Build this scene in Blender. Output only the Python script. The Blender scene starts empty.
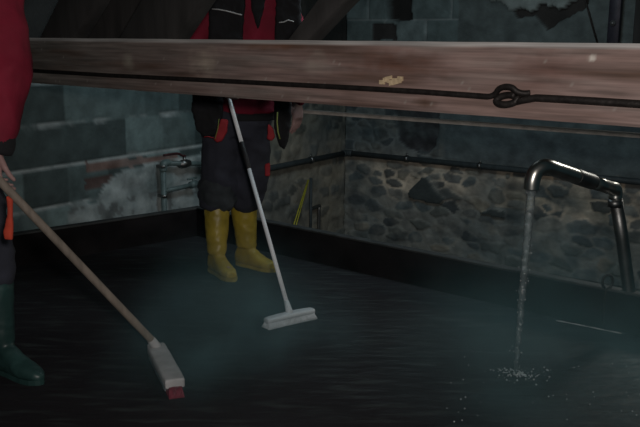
import bpy, bmesh, math, random
import numpy as np
from mathutils import Vector, Matrix, noise
random.seed(7)
S = bpy.context.scene
C = S.collection

# ------------------------------------------------------------------ camera
th = math.atan((213.5-40.5)/850); rho = .0094; F = 850.; CZ = 1.21
FW = Vector((0, math.cos(th), -math.sin(th))); R0 = Vector((1, 0, 0)); U0 = Vector((0, math.sin(th), math.cos(th)))
RT = (math.cos(rho)*R0+math.sin(rho)*U0).normalized(); UP = (math.cos(rho)*U0-math.sin(rho)*R0).normalized()
cd = bpy.data.cameras.new('camera'); cam = bpy.data.objects.new('camera', cd); C.objects.link(cam); S.camera = cam
cd.sensor_width = 36; cd.lens = F/640*36; cd.clip_start = .02; cd.clip_end = 60
M = Matrix((RT, UP, -FW)).transposed().to_4x4(); M.translation = (0, 0, CZ); cam.matrix_world = M

def ray(px, py): return FW+RT*((px-320)/F)+UP*((213.5-py)/F)
def onz(px, py, z):
    d = ray(px, py); t = (z-CZ)/d.z; return Vector((d.x*t, d.y*t, z))
def atY(px, py, Y):
    d = ray(px, py); t = Y/d.y; return Vector((d.x*t, Y, CZ+d.z*t))
def online(px, py, A, B):
    d = ray(px, py); nx, ny = B[1]-A[1], -(B[0]-A[0]); t = (A[0]*nx+A[1]*ny)/(d.x*nx+d.y*ny)
    return Vector((d.x*t, d.y*t, CZ+d.z*t))
def W(px, z, Y):
    X = 0.
    for _ in range(4):
        q = Vector((X, Y, z-CZ)); zz = q.dot(FW); cx = 320+F*q.dot(RT)/zz; X += (px-cx)*zz/F
    return Vector((X, Y, z))

# ------------------------------------------------------------------ materials
def lin(c): return tuple((x/255/12.92 if x/255 <= .04045 else ((x/255+.055)/1.055)**2.4) for x in c)
def mat(name, col, rough=.7, metal=0., var=.25, scale=20., bump=.2, bscale=60., attr=None, stretch=(1, 1, 1), coat=0., spec=.5, dist=.004):
    m = bpy.data.materials.new(name); m.use_nodes = True; nt = m.node_tree; N = nt.nodes; L = nt.links
    b = N['Principled BSDF']; b.inputs['Roughness'].default_value = rough; b.inputs['Metallic'].default_value = metal
    b.inputs['Specular IOR Level'].default_value = spec; b.inputs['Coat Weight'].default_value = coat
    tc = N.new('ShaderNodeTexCoord'); mp = N.new('ShaderNodeMapping'); mp.inputs['Scale'].default_value = stretch
    L.new(tc.outputs['Object'], mp.inputs['Vector'])
    n = N.new('ShaderNodeTexNoise'); n.inputs['Scale'].default_value = scale; n.inputs['Detail'].default_value = 6
    L.new(mp.outputs[0], n.inputs['Vector'])
    mr = N.new('ShaderNodeMapRange'); mr.inputs['From Min'].default_value = .3; mr.inputs['From Max'].default_value = .7
    mr.inputs['To Min'].default_value = 1-var; mr.inputs['To Max'].default_value = 1+var
    L.new(n.outputs['Fac'], mr.inputs['Value'])
    mx = N.new('ShaderNodeMix'); mx.data_type = 'RGBA'; mx.blend_type = 'MULTIPLY'; mx.inputs['Factor'].default_value = 1
    if attr:
        a = N.new('ShaderNodeAttribute'); a.attribute_name = attr; L.new(a.outputs['Color'], mx.inputs['A'])
    else: mx.inputs['A'].default_value = (*col, 1)
    cb = N.new('ShaderNodeCombineColor')
    for k in range(3): L.new(mr.outputs[0], cb.inputs[k])
    L.new(cb.outputs[0], mx.inputs['B']); L.new(mx.outputs['Result'], b.inputs['Base Color'])
    if bump:
        n2 = N.new('ShaderNodeTexNoise'); n2.inputs['Scale'].default_value = bscale; n2.inputs['Detail'].default_value = 5
        L.new(mp.outputs[0], n2.inputs['Vector'])
        bp = N.new('ShaderNodeBump'); bp.inputs['Strength'].default_value = bump; bp.inputs['Distance'].default_value = dist
        L.new(n2.outputs['Fac'], bp.inputs['Height']); L.new(bp.outputs[0], b.inputs['Normal'])
    return m
MT = {
 'wall': mat('masonry', (1, 1, 1), .85, attr='Col', var=.3, scale=9, bump=.5, bscale=45, dist=.01),
 'beam': mat('planed_timber', (1, 1, 1), .6, attr='Col', var=.34, scale=5, stretch=(.7, 16, 16), bump=.6, bscale=10, dist=.003),
 'timber': mat('dark_timber', (.035, .033, .032), .85, var=.5, scale=4, stretch=(3, 3, .5), bump=.5, bscale=15),
 'plank': mat('weathered_plank', (.45, .41, .37), .8, var=.3, scale=4, stretch=(1, 10, 10), bump=.3),
 'iron': mat('dark_iron', (.036, .031, .029), .55, .6, .4, 40, .5, 80),
 'steel': mat('worn_chrome_steel', (.55, .54, .50), .3, 1., .15, 12, .05, 30),
 'dull': mat('dull_steel', (.22, .22, .215), .42, 1., .2, 14, .15, 60),
 'pipe': mat('grey_green_painted_pipe', (.11, .155, .155), .5, 0, .2, 20, .2, 50),
 'darkpipe': mat('dark_painted_pipe', (.05, .062, .066), .6, 0, .25, 20, .2, 50),
 'lever': mat('dark_red_lever', (.05, .012, .014), .5),
 'floor': mat('outer_floor', (.05, .05, .05), .9),
 'ceil': mat('ceiling_boards', (.03, .028, .026), .9),
 'red': mat('red_cloth', (.20, .0055, .024), .85, var=.25, scale=8, bump=.5, bscale=14, dist=.01),
 'blackc': mat('black_cloth', (.009, .009, .011), .9, var=.3, scale=10, bump=.4, bscale=20, dist=.008),
 'navy': mat('dark_navy_cloth', (.030, .032, .046), .92, var=.35, scale=7, bump=.5, bscale=12, dist=.012),
 'cuff': mat('dark_grey_rolled_cloth', (.035, .042, .048), .9, var=.4, scale=9, bump=.5, bscale=14, dist=.012),
 'orange': mat('orange_red_cloth', (.5, .055, .025), .8, var=.15),
 'redtrim': mat('bright_red_trim', (.36, .022, .03), .8, var=.15),
 'piping': mat('yellow_piping', (.28, .32, .08), .6, var=.1),
 'reflect': mat('grey_reflective_piping', (.5, .5, .5), .5, var=.1),
 'yboot': mat('yellow_rubber', (.37, .275, .033), .42, var=.28, scale=9, bump=.2, bscale=14, spec=.5),
 'gboot': mat('dark_green_rubber', (.024, .06, .056), .42, var=.3, scale=8, bump=.15, bscale=20),
 'skin': mat('skin', (.36, .22, .205), .6, var=.12, scale=14, bump=.15, bscale=60),
 'hair': mat('brown_hair', (.03, .02, .015), .7, bump=.6, bscale=90),
 'eye': mat('eye_white', (.7, .7, .7), .2, var=0, bump=0), 'lip': mat('lip', (.28, .1, .1), .5, var=.1),
 'wood': mat('brown_broom_wood', (.23, .19, .155), .6, var=.25, scale=8, stretch=(6, 6, 1), bump=.2),
 'white': mat('white_plastic', (.78, .82, .85), .45, var=.08, scale=9, bump=.1),
 'alu': mat('aluminium_pole', (.9, .92, .95), .4, .0, .1, 10, .05),
 'blackp': mat('black_grip', (.012, .012, .014), .6),
 'greyblock': mat('grey_plastic_broom_block', (.47, .455, .455), .6, var=.15, scale=18, bump=.3),
 'bristle': mat('pale_bristles', (.68, .72, .75), .8, var=.2, scale=60, bump=.6, bscale=200),
 'redbristle': mat('red_bristles', (.2, .03, .05), .8, var=.3, scale=60, bump=.6, bscale=200),
 'yellow': mat('yellow_paint', (.5, .46, .05), .5, var=.2),
 'chip': mat('pale_broken_wood', (.6, .46, .29), .8, var=.3, scale=60, bump=.8),
 'bracket': mat('dark_violet_grey_steel', (.035, .032, .045), .5, .3, .3),
 'bolt': mat('zinc_bolt', (.35, .36, .36), .35, .8),
 'rim': mat('dark_wet_board', (.013, .011, .0115), .95, spec=.05, var=.5, scale=5, bump=.4, bscale=18, dist=.006),
 'rimtop': mat('worn_board_edge', (.04, .042, .042), .7, var=.4, scale=14, bump=.3),
}
def node_floor():
    m = bpy.data.materials.new('dark_wet_basin_bottom'); m.use_nodes = True; nt = m.node_tree; N = nt.nodes; L = nt.links
    b = N['Principled BSDF']; b.inputs['Roughness'].default_value = .75; b.inputs['Specular IOR Level'].default_value = .12
    tc = N.new('ShaderNodeTexCoord'); mp = N.new('ShaderNodeMapping'); mp.inputs['Scale'].default_value = (1.1, 2.0, 1); mp.inputs['Rotation'].default_value = (0, 0, -.2)
    L.new(tc.outputs['Object'], mp.inputs[0])
    n = N.new('ShaderNodeTexNoise'); n.inputs['Scale'].default_value = 1.1; n.inputs['Detail'].default_value = 5; L.new(mp.outputs[0], n.inputs['Vector'])
    r = N.new('ShaderNodeValToRGB'); e = r.color_ramp.elements
    e[0].position = .35; e[0].color = (.016, .012, .0145, 1); e[1].position = .72; e[1].color = (.026, .022, .025, 1)
    L.new(n.outputs['Fac'], r.inputs[0])
    mp2 = N.new('ShaderNodeMapping'); mp2.inputs['Scale'].default_value = (3, 14, 1); mp2.inputs['Rotation'].default_value = (0, 0, .12); L.new(tc.outputs['Object'], mp2.inputs[0])
    n2 = N.new('ShaderNodeTexNoise'); n2.inputs['Scale'].default_value = 1.6; n2.inputs['Detail'].default_value = 7; L.new(mp2.outputs[0], n2.inputs['Vector'])
    r2 = N.new('ShaderNodeValToRGB'); e = r2.color_ramp.elements
    e[0].position = .52; e[0].color = (0, 0, 0, 1); e[1].position = .68; e[1].color = (.9, .9, .9, 1); L.new(n2.outputs['Fac'], r2.inputs[0])
    mx = N.new('ShaderNodeMix'); mx.data_type = 'RGBA'; mx.inputs['B'].default_value = (.045, .048, .048, 1)
    L.new(r2.outputs[0], mx.inputs['Factor']); L.new(r.outputs[0], mx.inputs['A']); L.new(mx.outputs['Result'], b.inputs['Base Color'])
    bp = N.new('ShaderNodeBump'); bp.inputs['Strength'].default_value = .5; bp.inputs['Distance'].default_value = .01
    L.new(n2.outputs['Fac'], bp.inputs['Height']); L.new(bp.outputs[0], b.inputs['Normal'])
    return m
def node_water(name, white=.0, gl=1., bsc=9., rough=.12, bump=.35):
    m = bpy.data.materials.new(name); m.use_nodes = True; nt = m.node_tree; N = nt.nodes; L = nt.links
    for n in list(N): N.remove(n)
    o = N.new('ShaderNodeOutputMaterial'); t = N.new('ShaderNodeBsdfTransparent'); g = N.new('ShaderNodeBsdfGlossy'); g.inputs['Roughness'].default_value = rough
    t.inputs[0].default_value = (.95, .98, .98, 1)
    fr = N.new('ShaderNodeFresnel'); fr.inputs[0].default_value = 1.33
    tc = N.new('ShaderNodeTexCoord'); mp = N.new('ShaderNodeMapping'); mp.inputs['Scale'].default_value = (1, 3, 1); L.new(tc.outputs['Object'], mp.inputs[0])
    n2 = N.new('ShaderNodeTexNoise'); n2.inputs['Scale'].default_value = bsc; n2.inputs['Detail'].default_value = 4; L.new(mp.outputs[0], n2.inputs['Vector'])
    bp = N.new('ShaderNodeBump'); bp.inputs['Strength'].default_value = bump; bp.inputs['Distance'].default_value = .02
    L.new(n2.outputs['Fac'], bp.inputs['Height']); L.new(bp.outputs[0], g.inputs['Normal']); L.new(bp.outputs[0], fr.inputs['Normal'])
    ml = N.new('ShaderNodeMath'); ml.operation = 'MULTIPLY'; ml.inputs[1].default_value = gl; ml.use_clamp = True; L.new(fr.outputs[0], ml.inputs[0])
    mx = N.new('ShaderNodeMixShader'); L.new(ml.outputs[0], mx.inputs[0]); L.new(t.outputs[0], mx.inputs[1]); L.new(g.outputs[0], mx.inputs[2])
    if white:
        d = N.new('ShaderNodeBsdfDiffuse'); d.inputs[0].default_value = (.8, .87, .9, 1)
        m2 = N.new('ShaderNodeMixShader'); m2.inputs[0].default_value = white; L.new(mx.outputs[0], m2.inputs[1]); L.new(d.outputs[0], m2.inputs[2]); L.new(m2.outputs[0], o.inputs[0])
    else: L.new(mx.outputs[0], o.inputs[0])
    return m
MT['bottom'] = node_floor(); MT['water'] = node_water('thin_water', 0, .04, 9., .45, .7); MT['stream'] = node_water('falling_water', .05, 2.2, 60.)
MT['splash'] = node_water('splash_drops', .35, 2., 60.)

# ------------------------------------------------------------------ helpers
def tag(o, label=None, cat=None, group=None, kind=None):
    if label: o['label'] = label
    if cat: o['category'] = cat
    if group: o['group'] = group
    if kind: o['kind'] = kind
    return o
def empty(name, loc, label, cat, group=None):
    o = bpy.data.objects.new(name, None); o.location = loc; o.empty_display_size = .1; C.objects.link(o); return tag(o, label, cat, group)
def wpos(o):
    v = Vector((0, 0, 0))
    while o: v = v+Vector(o.location); o = o.parent
    return v
def link(name, me, m, parent=None, smooth=True, origin=None):
    o = bpy.data.objects.new(name, me); C.objects.link(o); me.materials.append(m)
    if parent: off = wpos(parent); o.parent = parent
    else: off = Vector(origin) if origin is not None else Vector((0, 0, 0))
    if off.length > 0: me.transform(Matrix.Translation(-off))
    if not parent: o.location = off
    if smooth: me.polygons.foreach_set('use_smooth', [True]*len(me.polygons))
    me.update(); return o
def tomesh(bm, name='m'):
    me = bpy.data.meshes.new(name); bmesh.ops.recalc_face_normals(bm, faces=bm.faces[:]); bm.to_mesh(me); bm.free(); return me
def loft(bm, rings, cap=True):
    rs = [[bm.verts.new(p) for p in r] for r in rings]; n = len(rs[0])
    for a, b in zip(rs, rs[1:]):
        for i in range(n): bm.faces.new((a[i], a[(i+1) % n], b[(i+1) % n], b[i]))
    if cap: bm.faces.new(rs[0][::-1]); bm.faces.new(rs[-1])
def ell(c, A, B, n=20, e=1.):
    out = []
    for i in range(n):
        t = 2*math.pi*i/n; cc, ss = math.cos(t), math.sin(t)
        out.append(Vector(c)+Vector(A)*(math.copysign(abs(cc)**e, cc))+Vector(B)*(math.copysign(abs(ss)**e, ss)))
    return out
def frame(t):
    t = t.normalized(); a = Vector((0, 0, 1)) if abs(t.z) < .9 else Vector((1, 0, 0))
    x = t.cross(a).normalized(); return x, t.cross(x).normalized()
def capsule(bm, a, b, ra, rb, n=12, k=4):
    a, b = Vector(a), Vector(b); t = (b-a)
    if t.length < 1e-6: t = Vector((0, 0, 1e-4))
    t.normalize(); x, y = frame(t); rings = []
    for j in range(k): f = math.pi/2*(j+.35)/k; rings.append(ell(a-t*ra*math.cos(f), x*ra*math.sin(f), y*ra*math.sin(f), n))
    rings.append(ell(a, x*ra, y*ra, n)); rings.append(ell(b, x*rb, y*rb, n))
    for j in range(k-1, -1, -1): f = math.pi/2*(j+.35)/k; rings.append(ell(b+t*rb*math.cos(f), x*rb*math.sin(f), y*rb*math.sin(f), n))
    loft(bm, rings)
def chain(bm, pts, rad, n=12):
    for i in range(len(pts)-1): capsule(bm, pts[i], pts[i+1], rad[i], rad[i+1], n)
def spline(pts, sub=8):
    pts = [Vector(p) for p in pts]; out = []
    for i in range(len(pts)-1):
        p0 = pts[max(i-1, 0)]; p1 = pts[i]; p2 = pts[i+1]; p3 = pts[min(i+2, len(pts)-1)]
        for j in range(sub):
            t = j/sub; out.append(.5*((2*p1)+(p2-p0)*t+(2*p0-5*p1+4*p2-p3)*t*t+(3*p1-p0-3*p2+p3)*t**3))
    out.append(pts[-1]); return out
def tube(bm, pts, r, n=12, cap=True):
    pts = [Vector(p) for p in pts]; rr = r if isinstance(r, (list, tuple)) else [r]*len(pts)
    t0 = (pts[1]-pts[0]).normalized(); x, y = frame(t0); rings = []
    for i, p in enumerate(pts):
        t = (pts[min(i+1, len(pts)-1)]-pts[max(i-1, 0)]).normalized()
        x = (x-t*x.dot(t)).normalized(); y = t.cross(x); rings.append(ell(p, x*rr[i], y*rr[i], n))
    loft(bm, rings, cap)
def box(bm, c, sx, sy, sz, ax=None, ay=None, az=None):
    ax = (ax or Vector((1, 0, 0))).normalized(); ay = (ay or Vector((0, 1, 0))).normalized(); az = (az or Vector((0, 0, 1))).normalized(); c = Vector(c); v = []
    for i in (-1, 1):
        for j in (-1, 1):
            for k in (-1, 1): v.append(bm.verts.new(c+ax*i*sx/2+ay*j*sy/2+az*k*sz/2))
    for f in ((0, 1, 3, 2), (4, 6, 7, 5), (0, 4, 5, 1), (2, 3, 7, 6), (0, 2, 6, 4), (1, 5, 7, 3)): bm.faces.new([v[i] for i in f])
def bevel(bm, w, seg=2): bmesh.ops.bevel(bm, geom=bm.edges[:], offset=w, segments=seg, affect='EDGES', profile=.5)
def remesh(bm, vox, smooth=2, wr=0., ws=10., seed=0., sq=(1, 1, 1)):
    me = tomesh(bm); o = bpy.data.objects.new('tmp', me); C.objects.link(o)
    r = o.modifiers.new('r', 'REMESH'); r.mode = 'VOXEL'; r.voxel_size = vox
    if smooth: s = o.modifiers.new('s', 'SMOOTH'); s.factor = .5; s.iterations = smooth
    dg = bpy.context.evaluated_depsgraph_get(); dg.update()
    out = bpy.data.meshes.new_from_object(o.evaluated_get(dg)); bpy.data.objects.remove(o); bpy.data.meshes.remove(me)
    if wr:
        nr = [v.normal.copy() for v in out.vertices]
        for v, nn in zip(out.vertices, nr):
            p = Vector((v.co.x*sq[0], v.co.y*sq[1], v.co.z*sq[2]))*ws+Vector((seed, 0, 0))
            k = 1-abs(noise.noise(p))*2.2; v.co += nn*wr*(k+.5*noise.noise(p*2.3))
    return out

# ------------------------------------------------------------------ walls (relief meshes with stone colours, some light and shade painted in)
A = onz(18, 128.5, .71); B = onz(193, 111.7, .71); CO = online(345, 152, A, B); D = onz(640, 181, CO.z)
eL = Vector((A.x-CO.x, A.y-CO.y, 0)).normalized(); eR = Vector((D.x-CO.x, D.y-CO.y, 0)).normalized()
C0 = Vector((CO.x, CO.y, 0))
nL = Vector((-eL.y, eL.x, 0)); nL = nL if nL.dot(-C0) > 0 else -nL
nR = Vector((-eR.y, eR.x, 0)); nR = nR if nR.dot(-C0) > 0 else -nR
def uvL(px, py): p = online(px, py, A, B); return ((p-C0).dot(eL), p.z)
def uvR(px, py): p = online(px, py, CO, D); return ((p-C0).dot(eR), p.z)
def onL(px, py, off=0.): p = online(px, py, A+nL*off, B+nL*off); return p
def onR(px, py, off=0.): p = online(px, py, CO+nR*off, D+nR*off); return p
def fb(p, s, o=4): return noise.fractal(Vector((p[0]*s, p[1]*s, 3.1)), 1., 2., o)
def inpoly(u, z, P):
    c = False; n = len(P); j = n-1
    for i in range(n):
        if (P[i][1] > z) != (P[j][1] > z) and u < (P[j][0]-P[i][0])*(z-P[i][1])/(P[j][1]-P[i][1])+P[i][0]: c = not c
        j = i
    return c
def rubble_sites(u0, u1, z0, z1, seed):
    rnd = random.Random(seed); out = []; z = z0
    while z < z1:
        h = rnd.uniform(.055, .12); u = u0
        while u < u1:
            w = rnd.uniform(.07, .27); out.append((u+w/2, z+h/2+rnd.gauss(0, .022), rnd.uniform(1.3, 2.6), rnd.uniform(0, .035), rnd.random(), rnd.random())); u += w
        z += h
    return out
def rubble(u, z, sites):
    # cell pattern: gap between nearest and second nearest stone centres
    d1 = d2 = 9; bi = None
    for s in sites:
        du = u-s[0]
        if abs(du) > .32: continue
        d = math.hypot(du, (z-s[1])*s[2])-s[3]
        if d < d1: d2 = d1; d1 = d; bi = s
        elif d < d2: d2 = d
    return (d2-d1)*.5, bi
def mixc(a, b, t): t = max(0, min(1, t)); return tuple(x*(1-t)+y*t for x, y in zip(a, b))
stones = [(.08, .095, .10), (.11, .135, .14), (.17, .17, .155), (.045, .055, .06), (.24, .215, .17), (.10, .11, .10)]
def stone_wall(name, origin, eu, en, u0, u1, z0, z1, step, fn, back=.14):
    nu = int((u1-u0)/step)+1; nz = int((z1-z0)/step)+1; co = []; cl = []; fc = []
    for j in range(nz):
        for i in range(nu):
            u = u0+(u1-u0)*i/(nu-1); z = z0+(z1-z0)*j/(nz-1); h, c = fn(u, z)
            if fn is fR and z < .85: c = tuple(x*1.2 for x in c)  # lower right wall lightened in its colour, in place of more light
            co.append(origin+eu*u+en*h+Vector((0, 0, z))); cl.append((*c, 1))
    for j in range(nz-1):
        for i in range(nu-1): k = j*nu+i; fc.append((k, k+1, k+1+nu, k+nu))
    nb = len(co)
    for (u, z) in ((u0, z0), (u1, z0), (u1, z1), (u0, z1)): co.append(origin+eu*u-en*back+Vector((0, 0, z))); cl.append((.1, .1, .1, 1))
    bot = list(range(nu)); top = [(nz-1)*nu+i for i in range(nu)]; le = [j*nu for j in range(nz)]; ri = [j*nu+nu-1 for j in range(nz)]
    fc += [tuple(bot[::-1]+[nb, nb+1]), tuple(top+[nb+2, nb+3]), tuple(le+[nb+3, nb]), tuple(ri[::-1]+[nb+1, nb+2]), (nb, nb+3, nb+2, nb+1)]
    me = bpy.data.meshes.new(name); me.from_pydata([tuple(v) for v in co], [], fc); me.update()
    at = me.color_attributes.new('Col', 'FLOAT_COLOR', 'POINT'); at.data.foreach_set('color', [x for c in cl for x in c])
    o = link(name, me, MT['wall']); o['kind'] = 'structure'; return o

# right rubble wall
sR = rubble_sites(-.1, 4.3, -.7, 1.0, 3)
tri = [uvR(*p) for p in ((423, 177), (409, 193), (412, 198), (441, 204), (446, 199), (437, 190), (429, 178))]
hole = [uvR(*p) for p in ((394, 100), (398, 141), (410, 150), (428, 152), (437, 147), (441, 100))]
slab2 = [uvR(*p) for p in ((483, 212), (492, 209), (506, 211), (507, 219), (498, 217))]
niche = [uvR(*p) for p in ((387, -30), (387, 19), (397, 21), (412, 20), (411, -30))]
niche2 = [uvR(*p) for p in ((373, 24), (373, 39), (397, 40), (396, 25))]
tornL = [uvR(*p) for p in ((480, -40), (488, -2), (505, 3), (512, 11), (520, 8), (530, 11), (545, 5), (560, 8), (575, 0), (590, -40))]
tornD = [uvR(*p) for p in ((512, 8), (520, 17), (536, 16), (548, 31), (560, 21), (575, 14), (588, 6), (592, -6), (560, -2))]
zP = CO.z; uPl, _ = uvR(440, 130)
blkz = 1.19
def fR(u, z):
    wu = u+.02*fb((u, z), 8); wz = z+.016*fb((u+5, z), 8); big = fb((u, z), 1.6)
    d, s = rubble(wu, wz, SR[int(max(0, min(len(SR)-1, (z+.75)/.1)))])
    n = fb((u, z), 14)
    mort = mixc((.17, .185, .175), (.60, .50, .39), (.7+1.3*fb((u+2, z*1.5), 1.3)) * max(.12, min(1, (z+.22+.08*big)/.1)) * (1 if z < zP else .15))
    pass
    if u > 1.5 and -.12 < z < zP: mort = mixc(mort, (.55, .43, .30), .4)
    if s is None: s = (0, 0, 0, 0, .3, .3)
    sc = stones[int(s[4]*5.99)]; sc = mixc(sc, mort, .05+.25*s[5]); 
    k = max(0, min(1, (d-.008-.014*n)/.010)); k *= (1 if s[5] < .55 else .3)
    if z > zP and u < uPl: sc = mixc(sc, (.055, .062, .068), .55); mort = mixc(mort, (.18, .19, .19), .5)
    h = .009*k+.006*n+.012*(s[4]-.5)*k; c = mixc(mort, sc, k); c = mixc(c, (.30, .29, .25), max(0, fb((u+9, z*1.4), 5)*.8)); c = mixc(c, (.05, .06, .065), max(0, -fb((u+19, z*1.6), 4)*1.1))
    c = mixc(c, (.10, .135, .145), max(0, big*.8))
    # smooth render further along, above the pipe
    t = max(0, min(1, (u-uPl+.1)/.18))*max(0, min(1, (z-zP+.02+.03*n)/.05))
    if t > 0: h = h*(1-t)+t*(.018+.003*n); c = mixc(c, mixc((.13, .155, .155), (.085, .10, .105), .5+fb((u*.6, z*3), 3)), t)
    if z > .85:   # big concrete blocks above the timber
        bz = (z-blkz) % .2; row = math.floor((z-blkz)/.2); bu = (u+.17*(row % 2)) % .4; e = min(bz, .2-bz, bu, .4-bu); idx = math.floor((u+.17*(row % 2))/.4)
        rr = noise.cell(Vector((row*3.3+.5, idx*2.7+.5, .5)))
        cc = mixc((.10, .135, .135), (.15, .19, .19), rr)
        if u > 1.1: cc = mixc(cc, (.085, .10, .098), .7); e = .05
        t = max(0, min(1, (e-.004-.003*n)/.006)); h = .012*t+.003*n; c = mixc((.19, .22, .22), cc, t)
        if inpoly(wu, wz, niche): return -.11, (.012, .011, .010)
        if inpoly(wu, wz, niche2): return -.01, (.03, .028, .027)
        if inpoly(wu+.012*fb((u, z), 30), wz+.02*fb((u+3, z), 25), tornL): return .035, (.21, .24, .23)
        if inpoly(wu, wz, tornD): return -.03, (.025, .022, .020)
    if inpoly(.7*u+.3*wu, .7*z+.3*wz, tri): return .045, (.05, .06, .06)
    if inpoly(wu, wz, slab2): return .035, (.05, .06, .06)
    if inpoly(wu, wz, hole): return -.03+.01*n, mixc((.045, .042, .045), (.10, .11, .11), .4+fb((u, z), 5))
    return h, c
def bins(sites):
    out = []
    for b in range(26): z = -.75+.1*b; out.append([s for s in sites if s[1]-.15 < z+.1 and s[1]+.15 > z])
    return out
SR = bins(sR)
# left block wall
sL = rubble_sites(-.1, 2.2, -.7, 2.3, 11); SL = bins(sL)
brick1 = [uvL(*p) for p in ((84, 162), (110, 160.5), (150, 156), (176, 153), (176, 160), (140, 164), (110, 169), (84, 172))]
brick2 = [uvL(*p) for p in ((84, 178), (100, 175), (112, 173), (108, 181), (98, 187), (84, 189))]
smear = [uvL(*p) for p in ((66, 228), (68, 205), (76, 200), (94, 203), (101, 188), (113, 175), (128, 168), (148, 163), (170, 160), (215, 150), (215, 230), (120, 260), (66, 250))]
uRub, _ = uvL(225, 160)
def fL(u, z):
    n = fb((u, z), 14); wu = u+.012*fb((u, z), 9); wz = z+.010*fb((u+5, z), 9)
    row = math.floor((z-.225)/.2425); bz = (z-.225)-row*.2425; o = .16*(row % 2)+.07; idx = math.floor((u+o)/.33); bu = (u+o)-idx*.33
    rr = noise.cell(Vector((row*3.3+.5, idx*2.7+.5, 1.5)))
    cc = mixc((.055, .078, .078), (.17, .235, .235), rr)
    ez = min(bz, .2425-bz)-.003*(1+fb((u, z), 5)*3); eu = min(bu, .33-bu)
    t = max(0, min(1, (ez-.002)/.006)); h = .014*t+.003*n
    if eu < .004: h -= .004
    c = mixc((.36, .40, .40), cc, t)
    if u < uRub+.2:
        d, s = rubble(wu, wz, SL[int(max(0, min(25, (z+.75)/.1)))])
        if s is None: s = (0, 0, 0, 0, .3, .3)
        mort = mixc((.19, .19, .17), (.38, .33, .25), .5+fb((u+2, z*1.5), 1.5)); sc = mixc(stones[int(s[4]*5.99)], mort, .4)
        k = max(0, min(1, (d-.008-.014*n)/.010))*(1 if s[5] < .5 else .25); t = max(0, min(1, (uRub+.15-u+.1*n)/.15))
        h = h*(1-t)+t*(.010*k+.006*n); c = mixc(c, mixc(mort, sc, k), t)
    if inpoly(wu, wz, smear):
        g = .5+fb((u, z), 6); c = mixc((.17, .21, .21), (.38, .42, .42), g); h = .024+.012*fb((u, z), 7)
        if z < .2 and g < .35: c = mixc(c, (.10, .10, .10), .6)
    elif inpoly(wu, wz, brick1): c = mixc((.15, .085, .07), (.20, .15, .135), .5+fb((u, z), 5)); h = .01+.003*n
    elif inpoly(wu, wz, brick2): c = (.085, .055, .05); h = .005+.003*n
    if z > 1.15: c = mixc(c, (.014, .014, .014), .95)  # shadow on the upper wall painted into its colour
    return h, c
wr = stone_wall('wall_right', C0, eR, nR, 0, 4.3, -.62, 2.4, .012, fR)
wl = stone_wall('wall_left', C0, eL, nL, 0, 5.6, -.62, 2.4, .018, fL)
bm = bmesh.new(); box(bm, (0, 3.9, -.66), 8.4, 9.4, .08); o = link('floor', tomesh(bm), MT['floor'], smooth=False); o['kind'] = 'structure'
bm = bmesh.new(); box(bm, (.3, 6.0, 2.45), 7.4, 5.6, .08); o = link('ceiling', tomesh(bm), MT['ceil'], smooth=False); o['kind'] = 'structure'

# ------------------------------------------------------------------ basin
RH = .18; RC = onz(197, 208, RH); RL = onz(20, 233.5, RH); RR = onz(640, 295, RH); RC.z = RL.z = RR.z = 0
dL = (RL-RC).normalized(); dR = (RR-RC).normalized()
basin = empty('basin', RC, 'large shallow dark basin with low board sides and a wet floor', 'basin')
Lend = RC+dL*1.98; Rend = RC+dR*4.2
poly = [RC, Lend, Vector((-2.5, 3.2, 0)), Vector((-2.5, 1.3, 0)), Vector((Rend.x, 1.3, 0)), Rend]
bm = bmesh.new(); tv = [bm.verts.new(p) for p in poly]; bv = [bm.verts.new(p+Vector((0, 0, -.07))) for p in poly]
bm.faces.new(tv); bm.faces.new(bv[::-1])
for i in range(6): bm.faces.new((tv[i], bv[i], bv[(i+1) % 6], tv[(i+1) % 6]))
link('basin_floor', tomesh(bm), MT['bottom'], basin, smooth=False)
def rimboard(a, b, n, mtop):
    d = (b-a).normalized(); L = (b-a).length; bm = bmesh.new(); c = (a+b)/2+n*.022
    box(bm, c+Vector((0, 0, -.21)), L, .044, .76, d, n); bevel(bm, .004)
    s = link('side_board', tomesh(bm), MT['rim'], basin)
    bm = bmesh.new(); box(bm, c+Vector((0, 0, RH-.004)), L, .05, .012, d, n); bevel(bm, .003)
    link('top_strip', tomesh(bm), MT['rimtop'], s)
nl = Vector((-dL.y, dL.x, 0)); nl = nl if nl.dot(RC) > 0 else -nl
nr_ = Vector((-dR.y, dR.x, 0)); nr_ = nr_ if nr_.dot(RC) > 0 else -nr_
rimboard(RC, Lend, nl, 0); rimboard(RC-dR*.05, Rend, nr_, 0)
sa, sb = onz(556, 320.5, .006), onz(622, 333.5, .006); bm = bmesh.new(); tube(bm, spline([sa, sa.lerp(sb, .3)+Vector((0, 0, .001)), sa.lerp(sb, .7), sb], 6), [.001+.002*abs(math.sin(i*.7)) for i in range(19)], 6); o = link('sealant_line', tomesh(bm), MT['reflect'], basin); o['label'] = 'pale thin line at the foot of the side board'
# film of water
bm = bmesh.new(); q = [p.lerp(Vector((0, 3, 0)), .006)+Vector((0, 0, .007)) for p in poly]; bm.faces.new([bm.verts.new(p) for p in q])
tag(link('water_film', tomesh(bm), MT['water'], smooth=False), 'thin film of water covering the dark basin floor', 'water', kind='stuff')

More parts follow.
